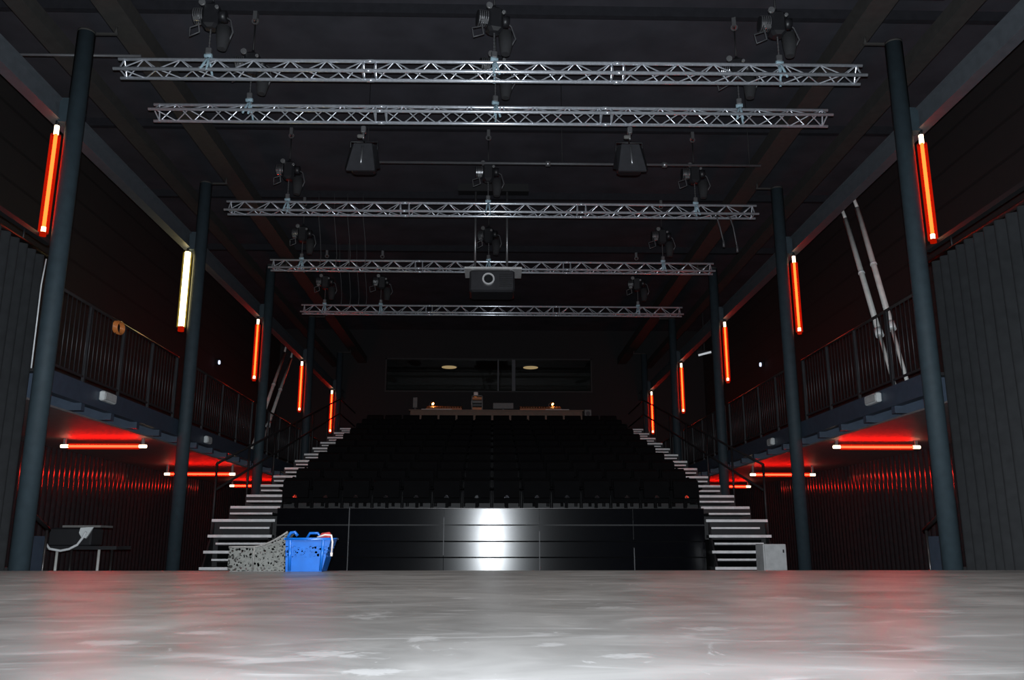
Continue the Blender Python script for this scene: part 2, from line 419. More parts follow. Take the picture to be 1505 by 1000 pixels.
# ------------------------------------------------------------------ tube lamps
def vtube(x, y, ztop, label, sx, kind='red'):
    t = thing('tube_lamp', label, 'tube lamp', (x,y,ztop), 'vertical tube lamps on the columns')
    zb = ztop-1.53
    if kind == 'red':
        MB().cyl((x,y,zb+.1),(x,y,ztop-.14),.022,12).build('glowing_tube', M['core_red'], t)
        MB().cyl((x,y,ztop-.15),(x,y,ztop-.03),.03,12).build('bare_top_end', M['core_white'], t)
        MB().cyl((x,y,zb+.03),(x,y,zb+.1),.028,12).build('bare_bottom_end', M['core_white'], t)
        MB().tube([(x,y,zb+.02),(x,y,ztop-.16)],.062,20,False).build('red_sleeve_halo', M['sleeve_halo_red'], t)
        MB().cyl((x,y,zb-.02),(x,y,zb+.03),.04,12).build('end_cap', M['end_red'], t)
    else:
        MB().cyl((x,y,zb+.06),(x,y,ztop-.04),.052,16).build('glowing_tube', M['core_yellow'], t)
        MB().tube([(x,y,zb+.05),(x,y,ztop-.05)],.08,20,False).build('halo_shell', M['halo_yellow'], t)  # added shell imitating the yellow halo around the bare tube
        MB().cyl((x,y,zb-.03),(x,y,zb+.06),.055,16).build('end_cap', M['end_red'], t)
    MB().cyl((x,y,ztop-.04),(x,y,ztop+.035),.025,10).build('lamp_holder', M['dark'], t)
for sx, nm in ((-1,'left'), (1,'right')):
    for i, y in enumerate(POLE):
        kind = 'yellow' if (sx < 0 and i == 1) else 'red'
        lab = ('warm white glowing tube lamp hanging by the second left column' if kind == 'yellow' else
               'red glowing tube lamp hanging by the %s column from the stage, %s side' % (ORD[i], nm))
        vtube(sx*5.7, y-.02, 6.165, lab, sx, kind)
def htube(y, x0, x1, z, label):
    t = thing('tube_lamp', label, 'tube lamp', ((x0+x1)/2,y,z), 'horizontal tube lamps under the galleries')
    MB().cyl((x0+.1,y,z),(x1-.1,y,z),.02,12).build('glowing_tube', M['core_salmon'], t)
    for a, c in ((x0,x0+.12),(x1-.12,x1)):
        MB().cyl((a,y,z),(c,y,z),.028,12).build('bare_end', M['core_white'], t)
        mid = (a+c)/2
        MB().box((mid-.02,y-.02,z+.03),(mid+.02,y+.02,2.58)).build('bracket', M['grille'], t)
    MB().tube([(x0+.12,y,z),(x1-.12,y,z)],.05,16,False).build('red_sleeve_halo', M['sleeve_halo_red'], t)
htube(14.9,-7.33,-5.89,2.44,'horizontal red tube lamp under the left gallery, nearest to the stage')
htube(19.9,-7.4,-5.82,2.36,'horizontal red tube lamp under the left gallery, second from the stage')
htube(24.9,-7.4,-5.9,2.42,'horizontal red tube lamp under the left gallery, third and most distant')
htube(24.9,5.9,7.4,2.42,'horizontal red tube lamp under the right gallery, third and most distant')
htube(14.9,5.92,7.44,2.46,'horizontal red tube lamp under the right gallery, nearest to the stage')
htube(19.9,5.93,7.43,2.37,'horizontal red tube lamp under the right gallery, second from the stage')

# ------------------------------------------------------------------ trusses
L = 10.0; HB = .12; ZB = -.07; ZA = .14
TN = ['at the very top, just beyond the frame', 'nearest full one to the stage', 'second full one from the stage', 'third full one from the stage', 'fourth full one from the stage, above the projector', 'farthest and lowest looking of the row']
def chordpts(): return ((-HB,ZB),(HB,ZB),(0,ZA))
def make_truss():
    t = thing('lighting_truss', 'aluminium triangular lighting truss, '+TN[1], 'truss', (0,0,0), 'lighting trusses across the hall')
    for y, z in chordpts():
        MB().cyl((-L/2,y,z),(L/2,y,z),.025,12).build('chord', M['alu'], t)
    P = chordpts(); sec = L/3
    for a, c in ((0,2),(1,2),(0,1)):
        for s in range(3):
            m = MB(); x0 = -L/2+sec*s+.09; x1 = x0+sec-.18; n = 13; dx = (x1-x0)/n
            for k in range(n):
                p, q = (P[a],P[c]) if k % 2 == 0 else (P[c],P[a])
                m.tube([(x0+dx*k,*p),(x0+dx*(k+1),*q)], .01, 6, False)
            m.build('lacing', M['alu'], t)
    for s in range(3):
        for x in (-L/2+sec*s+.08, -L/2+sec*(s+1)-.08):
            m = MB()
            for a, c in ((0,2),(1,2),(0,1)): m.tube([(x,*P[a]),(x,*P[c])],.012,6,False)
            m.build('end_frame', M['alu'], t)
    for s in (1, 2):
        for y, z in P: MB().cyl((-L/2+sec*s-.05,y,z),(-L/2+sec*s+.05,y,z),.028,12).build('coupler', M['alu'], t)
    return t
proto = make_truss()
tilt = [0, .004, .003, .0005, -.0015, -.001]; rollx = [0, 0, -.3, 0, 0, 0]
for i, y in enumerate(TR):
    lab = 'aluminium triangular lighting truss, '+TN[i]
    if i == 0: proto.location = (0.15,y,ZTS[i]); proto['label'] = lab
    else: dup(proto, (0,y,ZTS[i]), lab, (rollx[i],-tilt[i],0))

# chain hoists
def make_hoist():
    t = thing('chain_hoist', '', 'chain hoist', (0,0,0), 'chain hoists above the trusses')
    MB().ring((0,-.012,1.49),.035,.055,.024,1,16).box((-.03,-.05,1.5),(.03,.05,1.645)).build('top_clamp', M['alu_dark'], t)
    D = -.36
    m = MB().rbox((0,0,1.12+D),(.22,.22,.36),.04); m.cyl((-.24,0,1.14+D),(-.1,0,1.14+D),.1,16).cyl((.1,0,1.14+D),(.2,0,1.14+D),.08,16)
    m.cyl((0,0,1.28+D),(0,0,1.36+D),.02,8); m.build('motor_body', M['dark'], t)
    m = MB()
    for k in range(5): m.ring((-.225+.028*k,0,1.14+D),.09,.112,.01,0,20)
    m.build('cooling_fins', M['alu_dark'], t)
    m = MB().tube([(.16,.02,.98+D),(.17,.02,.8+D),(.16,.02,.66+D)],[.1,.09,.06],12); m.tube([(.16,.02,.97+D),(.16,.02,1.02+D)],.012,6)
    m.build('chain_bag', M['bag'], t)
    MB().cyl((0,0,1.35+D),(0,0,1.5),.012,6).build('suspension_rope', M['black'], t)
    m = MB()
    for k in range(13):
        z = .6-.026*k
        m.tube([(.0,-.0,z),(.0,.0,z-.03)] , .007 if k % 2 else .011, 5)
    m.build('chain', M['alu_dark'], t)
    MB().rbox((0,0,.25),(.08,.07,.1),.012).tube([(0,0,.21),(.035,0,.18),(.03,0,.13),(-.02,0,.12),(-.035,0,.15)],.012,8).build('hook_block', M['alu_dark'], t)
    MB().tube([(-.04,-.14,-.09),(-.02,-.03,.1),(0,0,.15),(.02,.03,.1),(.04,.14,-.09)],.016,6).tube([(.04,-.14,-.1),(.02,-.03,.12),(0,0,.16)],.016,6).tube([(-.05,-.0,.185),(.05,-.0,.185)],.03,8).build('sling', M['sling'], t)
    MB().cyl((-.1,-.14,1.27+D),(-.1,-.1,1.27+D),.045,10).build('reflector_disc', M['chrome'], t)
    MB().cyl((.1,-.14,1.2+D),(.1,-.1,1.2+D),.025,10).build('knob', M['chrome'], t)
    MB().box((-.2,-.13,1.0+D),(-.12,-.1,1.05+D)).build('plug', M['chrome'], t)
    m = MB().tube([(-.14,.03,1.05+D),(-.3,.05,1.0+D),(-.28,.02,.85+D),(-.15,.0,.9+D),(-.2,0,1.2+D),(-.05,0,1.3+D)],.012,6).tube([(.1,.02,1.2+D),(.25,.03,1.1+D),(.3,.0,.9+D),(.22,.05,.75+D)],.012,6)
    m.build('cable_loop', M['wire'], t)
    return t
hp = make_hoist(); first = True
HX = {1:(-3.82,.0,3.87), 2:(-3.6,.02,3.66), 3:(-3.87,-.1,3.84), 4:(-4.3,-.1,3.85), 5:(-4.4,-2.94,3.83)}
for i in range(1, 6):
    for j, x in enumerate(HX[i]):
        lab = 'dark chain hoist with chain bag above the %s truss, %s of three' % (('nearest','second','third','fourth','farthest')[i-1], ('left','middle','right')[j])
        z = ZTS[i]
        loc = (x, TR[i], z)
        if first: hp.location = loc; hp['label'] = lab; first = False
        else: dup(hp, loc, lab, (0,0,random.choice((0,.25,-.3)) if j else 0))

# batten pipe behind the second truss
t = thing('batten_pipe', 'thin grey horizontal pipe hanging behind the second truss', 'pipe', (1.2,14.0,7.3))
MB().cyl((-2.4,14,7.3),(4.7,14,7.3),.024,10).build('pipe', M['wire'], t)
for x in (-2.2,1.2,4.5):
    MB().cyl((x,14,7.3),(x,14,9.0),.006,6).build('suspension_wire', M['black'], t)
for x in (.95,3.0):
    MB().cyl((x-.04,14,7.3),(x+.04,14,7.3),.05,10).build('clamp', M['alu_dark'], t)

# floodlights hanging from the second truss
def floodlight(x, y, zt, label):
    t = thing('stage_floodlight', label, 'stage light', (x,y,zt), 'floodlights under the second truss')
    MB().rbox((x,y,zt-.02),(.07,.09,.1),.01).cyl((x,y,zt-.16),(x,y,zt-.05),.014,8).build('hook_clamp', M['alu_dark'], t)
    m = MB().tube([(x-.2,y+.1,zt-.44),(x-.2,y+.1,zt-.16),(x+.2,y+.1,zt-.16),(x+.2,y+.1,zt-.44)],.014,6); m.cyl((x,y+.1,zt-.16),(x,y,zt-.16),.014,6)
    m.build('yoke', M['dark'], t)
    m = MB().rbox((x,y+.14,zt-.42),(.36,.24,.42),.03); m.build('housing', M['dark'], t)
    # trapezoid hood on the front
    a = [(x-.13,zt-.24),(x+.13,zt-.24),(x+.205,zt-.72),(x-.205,zt-.72)]
    m = MB(); vs = [(p,y-.02-.12*(k > 1),q) for k, (p,q) in enumerate(a)]+[(p,y+.02-.12*(k > 1),q) for k, (p,q) in enumerate(a)]
    m.add(vs, [(0,1,2,3),(7,6,5,4),(0,4,5,1),(1,5,6,2),(2,6,7,3),(3,7,4,0)]); m.build('hood_flap', M['hood'], t)
    MB().tube([(x,y-.045,zt-.3),(x,y-.12,zt-.6)],.014,6).build('flap_rib', M['alu_dark'], t)
    for s in (-1, 1):
        m = MB(); q = [(x+s*.13,y-.01,zt-.26),(x+s*.2,y-.12,zt-.7),(x+s*.25,y+.05,zt-.6),(x+s*.19,y+.06,zt-.28)]
        m.add(q+[(p[0]+s*.01,p[1],p[2]) for p in q], [(0,1,2,3),(7,6,5,4),(0,4,5,1),(1,5,6,2),(2,6,7,3),(3,7,4,0)]); m.build('side_flap', M['dark'], t)
    MB().rbox((x-.04,y-.0,zt-.12),(.1,.05,.05),.01).build('connector', M['grille'], t)
floodlight(-1.92,11.76,6.79,'black floodlight with flared hood under the second truss, left one')
floodlight(2.02,11.76,6.82,'black floodlight with flared hood under the second truss, right one')

# projector under the fourth truss
t = thing('video_projector', 'large dark grey projector with a pale lens ring hanging at mid hall', 'projector', (0,18.5,6.75))
MB().rbox((-.02,18.62,6.48),(1.0,.7,.5),.04).build('housing', M['hood'], t)
MB().box((-.63,18.25,6.745),(.64,18.95,6.79)).build('mounting_plate', M['nosing'], t)
MB().ring((-.1,18.19,6.5),.1,.135,.1,1,36).build('lens_ring', M['nosing'], t)
MB().cyl((-.1,18.22,6.5),(-.1,18.29,6.5),.1,32).build('lens', M['blackgloss'], t)
m = MB()
for k in range(7): m.box((.14,18.255,6.34+.045*k),(.42,18.275,6.36+.045*k))
m.build('vent_grille', M['dark'], t)
for x in (-.4,.31): MB().cyl((x,18.34,6.79),(x,18.34,8.6),.026,12).build('hanging_pipe', M['alu_dark'], t)
for x in (-.45,.4): MB().box((x-.03,18.3,6.72),(x+.03,18.9,6.77)).build('bracket', M['alu_dark'], t)
struct(MB().box((-.8,18.28,8.6),(.8,18.53,8.78)).build('ceiling_beam', M['black']))

# loose cable drops by the far trusses
CN = ['leftmost','second from left','third from left','rightmost']
for ti, xs, y in ((4,(-3.85,-3.5,-3.2,-2.85),18.5),(5,(-3.95,-3.72,-3.5,-3.3),21.85)):
    for k, x in enumerate(xs):
        m = MB().tube([(x-.12,y,8.6),(x-.1,y+.03,8.0),(x-.03,y-.03,7.5),(x,y,7.1),(x+.01,y-.14,6.84)],.008,6)
        tag(m.build('hanging_cable', M['wire'], None, (x,y,6.9)), 'thin grey cable dropping onto the left end of the %s truss, %s' % (('fourth','farthest')[ti-4], CN[k]), 'cable', 'cable drops at the far trusses')
for k, (x, l) in enumerate(((4.25,.45),(4.5,.55))):
    m = MB().tube([(x-.12,15.3,6.9),(x-.05,15.2,6.8),(x,15.2,6.6),(x+.05,15.2,6.86-l-.1)],.014,6).cyl((x+.05,15.2,6.86-l-.2),(x+.05,15.2,6.86-l-.08),.022,8)
    tag(m.build('hanging_cable', M['wire'], None, (x,15.2,6.8)), 'short cable tail with plug dangling under right end of third truss, %s' % ('left one','right one')[k], 'cable', 'cable tails')
# ------------------------------------------------------------------ seating tribune
LV = [1.26+.28*k for k in range(13)]; YF = [16.35+1.07*k for k in range(13)]
tr = thing('seating_tribune', 'black stepped seating stand with glossy panelled front', 'seating stand', (0,16.35,0))
XS = [-3.95,-2.62,-.88,.88,2.62,3.95]; ZP = [0.02,.3,.58,.865,1.16,1.47]
for l in range(5):
    for s in range(5):
        g = .004; za, zb = ZP[l]+.012, ZP[l+1]-.012; y0 = 16.3+.006*l; nn = 8
        vs = []; xa, xb = XS[s]+g, XS[s+1]-g
        for k in range(nn+1):
            u = k/nn; yy = y0-.002*u*(1-u); vs += [(xa,yy,za+(zb-za)*u),(xb,yy,za+(zb-za)*u)]
        m = MB().add(vs, [(2*k,2*k+1,2*k+3,2*k+2) for k in range(nn)], True)
        bk = [(xa,y0+.006,za),(xb,y0+.006,za),(xb,y0+.006,zb),(xa,y0+.006,zb)]
        fr = [(xa,y0,za),(xb,y0,za),(xb,y0,zb),(xa,y0,zb)]
        m.add(fr+bk, [(4,5,6,7),(0,1,5,4),(1,2,6,5),(2,3,7,6),(3,0,4,7)])
        m.build('front_panel', M['blackgloss'], tr)
for s, (z0, z1) in ((1,(.02,1.47)),(2,(.62,1.3)),(3,(.3,1.05)),(4,(.02,.75))):
    MB().box((XS[s]-.007,16.288,z0),(XS[s]+.007,16.3,z1)).build('joint_strip', M['wire'], tr)
MB().box((-3.95,16.42,0),(3.95,16.5,1.26)).build('support_frame', M['seat'], tr)
MB().box((-3.95,16.33,1.462),(3.95,16.37,1.468)).build('top_edge', M['rail'], tr)
for k in range(13):
    y1 = YF[k+1] if k < 12 else 33.0
    MB().box((-5.15,YF[k],LV[k]-.28 if k else .9),(5.15,y1,LV[k])).build('row_platform', M['black'], tr)
for sx in (-1, 1):
    p = [(16.4,0),(32.9,0),(32.9,LV[12]-.3)]+[(YF[k],LV[k]-.3) for k in range(12,-1,-1)]
    MB().prism(p, sx*5.0, sx*5.1, 0).build('side_skirt', M['black'], tr)

# aisle stairs
for sx, nm in ((-1,'left'), (1,'right')):
    t = thing('aisle_stair', 'narrow aisle stair with pale step edges up the %s side of seating' % nm, 'stairs', (sx*4.55,16.0,0))
    def step(xa, xb, y, yb, z, th=.045):
        o = MB().box((sx*xa,y+.005,z-.05),(sx*xb,yb,z)).build('tread', M['black'], t)
        MB().box((sx*xa,y-.004,z-th),(sx*xb,y+.03,z+.003)).build('nosing', M['nosing'], o)
    z = .14; k = 0
    for k in range(8):
        full = k % 2 == 1
        z = .14*(k+1)+.0+ (.02 if full else 0)
        if k == 7: z = 1.262
        elif full: z = (.42,.70,.98)[(k-1)//2] if k < 7 else z
        zf = {0:.28,1:.42,2:.56,3:.70,4:.84,5:.98,6:1.12,7:1.262}[k]
        y = 15.72+.085*k
        step(3.98 if full else 4.05, 5.13 if full else 4.95, y, 16.38, zf, .045 if full else .03)
    for k in range(1, 13):
        jit = random.uniform(-.03,.03)
        step(4.18, 4.98, YF[k]-.53, YF[k]-.005, LV[k]-.14, .03)
        step(4.16, 5.13, YF[k]-.01, YF[k]+.3, LV[k]+.004, .045)
    for x in (4.02, 5.08):
        MB().prism([(15.75,0),(16.34,0),(16.34,1.2),(16.2,.93),(15.75,.25)], sx*x, sx*(x+.03), 0).build('stringer', M['black'], t)
    # guard rail beside the aisle
    g = thing('guard_rail', 'black tubular guard rail beside the %s aisle stair' % nm, 'railing', (sx*5.22,16.4,0))
    X = sx*5.22
    for k in range(0, 13, 2):
        MB().cyl((X,YF[k]+.3,LV[k]-.32),(X,YF[k]+.3,LV[k]+1.05),.025,8).build('post', M['black'], g)
    for dz, nmr in ((1.05,'top_rail'),(.55,'middle_rail')):
        MB().tube([(X,YF[0]+.3,LV[0]+dz),(X,YF[12]+.3,LV[12]+dz),(X,32.8,LV[12]+dz)],.024,8).build(nmr, M['black'], g)

# seats
def make_seat():
    t = thing('theatre_seat', '', 'seat', (0,0,0), 'folding theatre seats on the stand')
    m = MB()
    prof = [(.30,.34),(.36,.34),(.44,.78),(.42,.82),(.38,.82),(.34,.78)]
    m.prism(prof, -.255, .255, 0); m.build('backrest', M['seat'], t)
    m = MB().prism([(.12,.43),(.22,.42),(.30,.74),(.25,.77),(.18,.75)], -.245, .245, 0); m.build('folded_seat', M['seat'], t)
    for s in (-1, 1):
        m = MB().rbox((s*.272,.22,.6),(.045,.36,.04),.012); m.box((s*.26,.3,.0),(s*.285,.34,.59)); m.build('armrest', M['seatplastic'], t)
    m = MB().box((-.2,.26,.0),(.2,.34,.03)); m.box((-.03,.28,.03),(.03,.33,.38)); m.build('leg_frame', M['seatplastic'], t)
    m = MB().add([(-.05,.115,.425),(.05,.115,.425),(0,.135,.50),(-.05,.14,.425),(.05,.14,.425),(0,.15,.5)], [(0,1,2),(5,4,3),(0,3,4,1),(1,4,5,2),(2,5,3,0)])
    m.build('hinge_plate', M['plate'], t)
    return t
sp = make_seat(); NS = 14; DX = .58; first = True
for k in range(11):
    for j in range(NS):
        x = -DX*6.5+DX*j
        loc = (x, YF[k]+.42+.0*k, LV[k])
        lab = 'black folding theatre seat, %s row up from the front, %s from the left' % (ORD[k], ORD[j])
        if first: sp.location = loc; sp['label'] = lab; first = False
        else: dup(sp, loc, lab)

# ------------------------------------------------------------------ control desk on top of the stand
Z0 = LV[12]; DT = 5.53
t = thing('control_desk', 'long dark control desk on top of the seating stand', 'desk', (.2,31,Z0))
MB().box((-3.0,30.9,DT-.04),(3.3,31.7,DT)).build('desk_top', M['wood'], t)
MB().box((-2.95,30.95,DT-.4),(3.25,31.0,DT-.04)).build('front_panel', M['wood'], t)
for x in (-2.9,-1,1,3.2): MB().box((x-.04,31.05,Z0),(x+.04,31.6,DT-.04)).build('leg', M['black'], t)
def mon(x, y, w, h, label, m1, rot=0, d=.05):
    t = thing('monitor', label, 'monitor', (x,y,DT))
    MB().rbox((x,y,DT+.1+h/2),(w,d,h),.01).build('casing', m1, t)
    MB().box((x-w/2+.02,y+d/2,DT+.12),(x+w/2-.02,y+d/2+.004,DT+.08+h)).build('screen', M['blackgloss'], t)
    MB().box((x-.03,y-.03,DT+.01),(x+.03,y+.03,DT+.12)).rbox((x,y,DT+.008),(.2,.16,.016),.005).build('foot', M['dark'], t)
mon(-2.8,31.2,.16,.38,'small pale upright monitor at the left end of control desk',M['grille'],0,.12)
mon(.4,31.35,.75,.22,'low wide grey monitor near the middle of the control desk',M['grille'])
def mixer(x, w, label, m1):
    t = thing('mixing_console', label, 'mixing console', (x,31.25,DT))
    MB().prism([(30.98,DT),(31.55,DT),(31.55,DT+.2),(31.5,DT+.22),(30.98,DT+.06)], x-w/2, x+w/2, 0).build('chassis', m1, t)
    n = int(w/.09)
    for k in range(n):
        xx = x-w/2+.05+k*(w-.1)/max(1, n-1)
        MB().cbox((xx,31.1+.05*random.random(),DT+.115),(.03,.05,.03)).build('fader', M['orange'], t)
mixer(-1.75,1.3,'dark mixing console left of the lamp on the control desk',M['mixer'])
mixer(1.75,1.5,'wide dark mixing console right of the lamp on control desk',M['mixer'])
def desklamp(x, y, h, label):
    t = thing('desk_lamp', label, 'lamp', (x,y,DT), 'desk lamps')
    MB().cyl((x,y,DT),(x,y,DT+.02),.07,16).build('base', M['dark'], t)
    MB().tube([(x,y,DT+.02),(x-.02,y,DT+h*.7),(x-.0,y-.04,DT+h),(x+.06,y-.08,DT+h+.02)],.009,8).build('gooseneck', M['alu_dark'], t)
    MB().tube([(x+.05,y-.07,DT+h+.03),(x+.12,y-.12,DT+h-.03)],[.03,.06],14).build('shade', M['orange'], t)
    MB().cyl((x+.117,y-.118,DT+h-.035),(x+.122,y-.122,DT+h-.04),.045,14).build('bulb', M['desk_lamp'], t)
desklamp(-.75,31.45,.5,'gooseneck desk lamp beside the equipment rack on control desk')
desklamp(2.1,31.62,.34,'low gooseneck desk lamp behind the right mixing console')
desklamp(-2.3,31.62,.34,'low gooseneck desk lamp behind the left mixing console')
t = thing('equipment_rack', 'small amber lit equipment rack standing up from the control desk', 'rack', (-.55,31.2,DT))
MB().box((-.75,31.05,DT),(-.72,31.4,DT+.55)).box((-.38,31.05,DT),(-.35,31.4,DT+.55)).box((-.75,31.05,DT+.52),(-.35,31.4,DT+.55)).build('frame', M['grille'], t)
for k, mm in enumerate(('orange','dark','grille','orange')):
    MB().box((-.715,31.06,DT+.02+.125*k),(-.385,31.38,DT+.11+.125*k)).build('unit', M[mm], t)
MB().rbox((-.6,31.2,DT+.62),(.16,.16,.14),.02).build('top_box', M['strap'], t)
for x0, w, nm in ((-2.0,1.1,'left'),(2.35,.85,'right')):
    tag(MB().rbox((x0,30.98,DT+.012),(w,.14,.024),.004).build('paper_stack', M['strap'], None, (x0,30.98,DT)), 'flat pale stack of papers along the %s front edge of control desk' % nm, 'papers')
t = thing('loudspeaker', 'small grey loudspeaker at the right end of control desk', 'loudspeaker', (3.45,31,Z0))
MB().rbox((3.45,31.0,5.42),(.26,.24,.26),.02).build('cabinet', M['grille'], t)
MB().cyl((3.45,30.87,5.4),(3.45,30.885,5.4),.08,20).build('cone', M['dark'], t)
MB().cyl((3.45,31,Z0),(3.45,31,5.3),.02,8).cbox((3.45,31,Z0+.015),(.34,.34,.03)).build('stand', M['black'], t)
# ceiling lamps of the control room
for x, nm in ((-1.76,'left'),(1.55,'right')):
    t = thing('round_downlight', 'warm round ceiling light behind the control room window, %s one' % nm, 'ceiling light', (x,34.5,7.9), 'control room ceiling lights')
    MB().cyl((x,34.5,7.82),(x,34.5,7.9),.34,28).build('housing', M['room'], t)
    MB().cyl((x,34.5,7.805),(x,34.5,7.82),.3,28).build('diffuser', M['lamp_warm'], t)

# ------------------------------------------------------------------ things on the galleries
for sx, nm, y, z, w, far in ((-1,'left',12.5,2.88,.42,0),(-1,'left',17.05,2.8,.28,1),(1,'right',12.37,2.88,.42,0),(1,'right',17.13,2.8,.28,1)):
    X = sx*5.6
    t = thing('emergency_light', 'small white box light on the edge beam of the %s gallery, %s one' % (nm, ('nearer','farther')[far]), 'emergency light', (X,y,z))
    MB().rbox((X-sx*.04,y,z),(.08,w,.14),.015).build('casing', M['white'], t)
    MB().rbox((X-sx*.085,y,z-.005),(.012,w-.06,.09),.005).build('diffuser', M['cabinet'], t)
def palepole(sx, top, bot, brk, label):
    t = thing('leaning_pole', label, 'pole', bot, 'pale leaning poles')
    def lerp(k): return tuple(top[i]+(bot[i]-top[i])*k for i in range(3))
    MB().cyl(lerp(0), lerp(brk), .042, 12).build('upper_tube', M['pale'], t)
    MB().tube([lerp(brk), lerp((1+brk)/2), lerp(1)], .028, 10).build('lower_tube', M['pale'], t)
    MB().cyl(lerp(brk-.02), lerp(brk+.02), .06, 12).build('collar', M['white'], t)
    MB().cyl(lerp(brk*.5-.006), lerp(brk*.5+.006), .05, 12).build('joint_ring', M['white'], t)
    x, y, z = top
    MB().tube([top,(x,y+.05,z+.1),(x-sx*.02,y+.1,z+.27),(x-sx*.06,y+.12,z+.4)],.028,8).build('top_hook', M['pale'], t)
palepole(1,(5.9,13.5,6.12),(5.78,12.1,2.98),.7,'pale pole leaning from right beam to right gallery, farther of two')
palepole(1,(5.9,13.02,6.12),(5.78,11.72,2.98),.7,'pale pole leaning from right beam to right gallery, nearer of two')
palepole(-1,(-5.9,24.1,6.1),(-5.78,20.9,2.98),.72,'pale pole leaning from left beam to left gallery, nearer of two')
palepole(-1,(-5.9,24.9,6.1),(-5.78,21.6,2.98),.72,'pale pole leaning from left beam to left gallery, farther of two')
for sx, nm, y, z in ((-1,'left',25.47,6.1),(1,'right',25.62,6.14)):
    t = thing('wall_lamp', 'tiny bluish white lamp on the upper %s wall' % nm, 'lamp', (sx*8.25,y,z), 'blue wall lamps')
    MB().rbox((sx*8.21,y,z),(.08,.16,.16),.02).build('housing', M['dark'], t)
    MB().cyl((sx*8.14,y,z),(sx*8.17,y,z),.06,14).build('lens', M['lamp_blue'], t)
t = thing('batten_light', 'short white fluorescent batten high on the right beyond the third column', 'batten light', (7.6,30.2,7.4))
MB().tube([(7.35,30.0,7.38),(7.8,30.0,7.5)],.035,10).build('tube', M['lamp_white'], t)
MB().box((7.3,30.03,7.42),(7.85,30.1,7.56)).box((7.55,30.05,7.5),(7.6,30.1,9.0)).build('housing', M['dark'], t)
# coil added on the left handrail, its orange paints the tube lamp's highlight
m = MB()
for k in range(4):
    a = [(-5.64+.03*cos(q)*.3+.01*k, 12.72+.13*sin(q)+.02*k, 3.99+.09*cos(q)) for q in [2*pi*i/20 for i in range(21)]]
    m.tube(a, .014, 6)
tag(m.build('highlight_coil', M['orange'], None, (-5.64,12.72,3.95)), 'added coil coloured orange as a lamp highlight on the left gallery handrail near second column', 'cable coil')
# ------------------------------------------------------------------ floor level, left
t = thing('trolley_table', 'low dark table with pale legs left of the second left column', 'table', (-5.95,13.2,0))
MB().box((-6.45,12.98,.74),(-5.42,13.5,.79)).build('table_top', M['dark'], t)
for x in (-6.28,-5.68):
    for y in (13.02,13.46): MB().cyl((x,y,0),(x,y,.74),.02,8).build('leg', M['rail' if y > 13.2 else 'pale'], t)
MB().box((-6.28,13.0,.3),(-5.68,13.48,.33)).build('shelf', M['dark'], t)
t = thing('flight_case', 'black equipment case standing on the dark table at left', 'case', (-6.1,13.2,.79))
MB().rbox((-6.14,13.25,.92),(.62,.4,.26),.02).build('body', M['dark'], t)
MB().box((-6.25,13.03,1.055),(-5.7,13.45,1.085)).build('lid', M['grille'], t)
MB().box((-6.0,13.04,.95),(-5.9,13.05,.99)).build('latch', M['alu_dark'], t)
m = MB().add([(-5.96,12.97,1.05),(-5.78,12.98,1.06),(-5.82,12.96,.97),(-5.86,12.95,.9),(-5.93,12.95,.92),(-5.97,12.96,.98),(-5.96,13.0,1.05),(-5.78,13.0,1.06),(-5.82,12.99,.97),(-5.86,12.985,.9),(-5.93,12.985,.92),(-5.97,12.99,.98)], [(0,1,2,3,4,5),(11,10,9,8,7,6)]+[(i,(i+1)%6,6+(i+1)%6,6+i) for i in range(6)])
tag(m.build('white_cloth', M['white'], None, (-5.86,13,.8)), 'small pale rag at the right end of the black case', 'rag')
m = MB().tube([(-6.42,12.96,.82),(-6.36,12.96,.75),(-6.2,12.95,.725),(-6.08,12.95,.75),(-5.97,12.95,.81),(-5.91,12.95,.9),(-5.86,12.94,.99)],.018,8)
tag(m.build('white_cable', M['cable'], None, (-6.2,12.95,.8)), 'white cable sagging across the front of the dark table', 'cable')
for sx, nm in ((-1,'left'), (1,'right')):
    x0, x1 = sx*5.9, sx*6.6
    t = thing('access_steps', 'small dark steps with handrail beside the first %s column' % nm, 'steps', (sx*6.2,11.6,0))
    for k in range(3):
        MB().box((x0,11.1+.28*k,0),(x1,11.38+.28*k,.54-.18*k)).build('step', M['black'], t)
    for y, z in ((11.15,1.32),(11.85,1.02)):
        MB().cyl((sx*5.88,y,0),(sx*5.88,y,z),.02,8).build('post', M['rail'], t)
    MB().tube([(sx*5.88,11.1,1.34),(sx*5.88,11.9,1.0)],.03,8).build('handrail', M['black'], t)
    MB().box((sx*5.87,11.2,.1),(sx*5.89,11.8,.92)).build('side_panel', M['galbeam'], t)

# white cabinet on the right
t = thing('white_cabinet', 'light grey metal cabinet standing in front of the right aisle stair', 'cabinet', (4.5,14.2,0))
MB().rbox((4.49,14.22,.43),(.37,.4,.78),.008).build('body', M['cabinet'], t)
MB().box((4.325,14.0,.06),(4.66,14.02,.8)).build('door', M['cabinet'], t)
MB().rbox((4.62,13.99,.71),(.02,.025,.05),.004).build('handle', M['dark'], t)
m = MB()
for x in (4.33,4.65):
    for y in (14.06,14.4): m.cyl((x,y,0),(x,y,.05),.015,8)
m.build('feet', M['dark'], t)

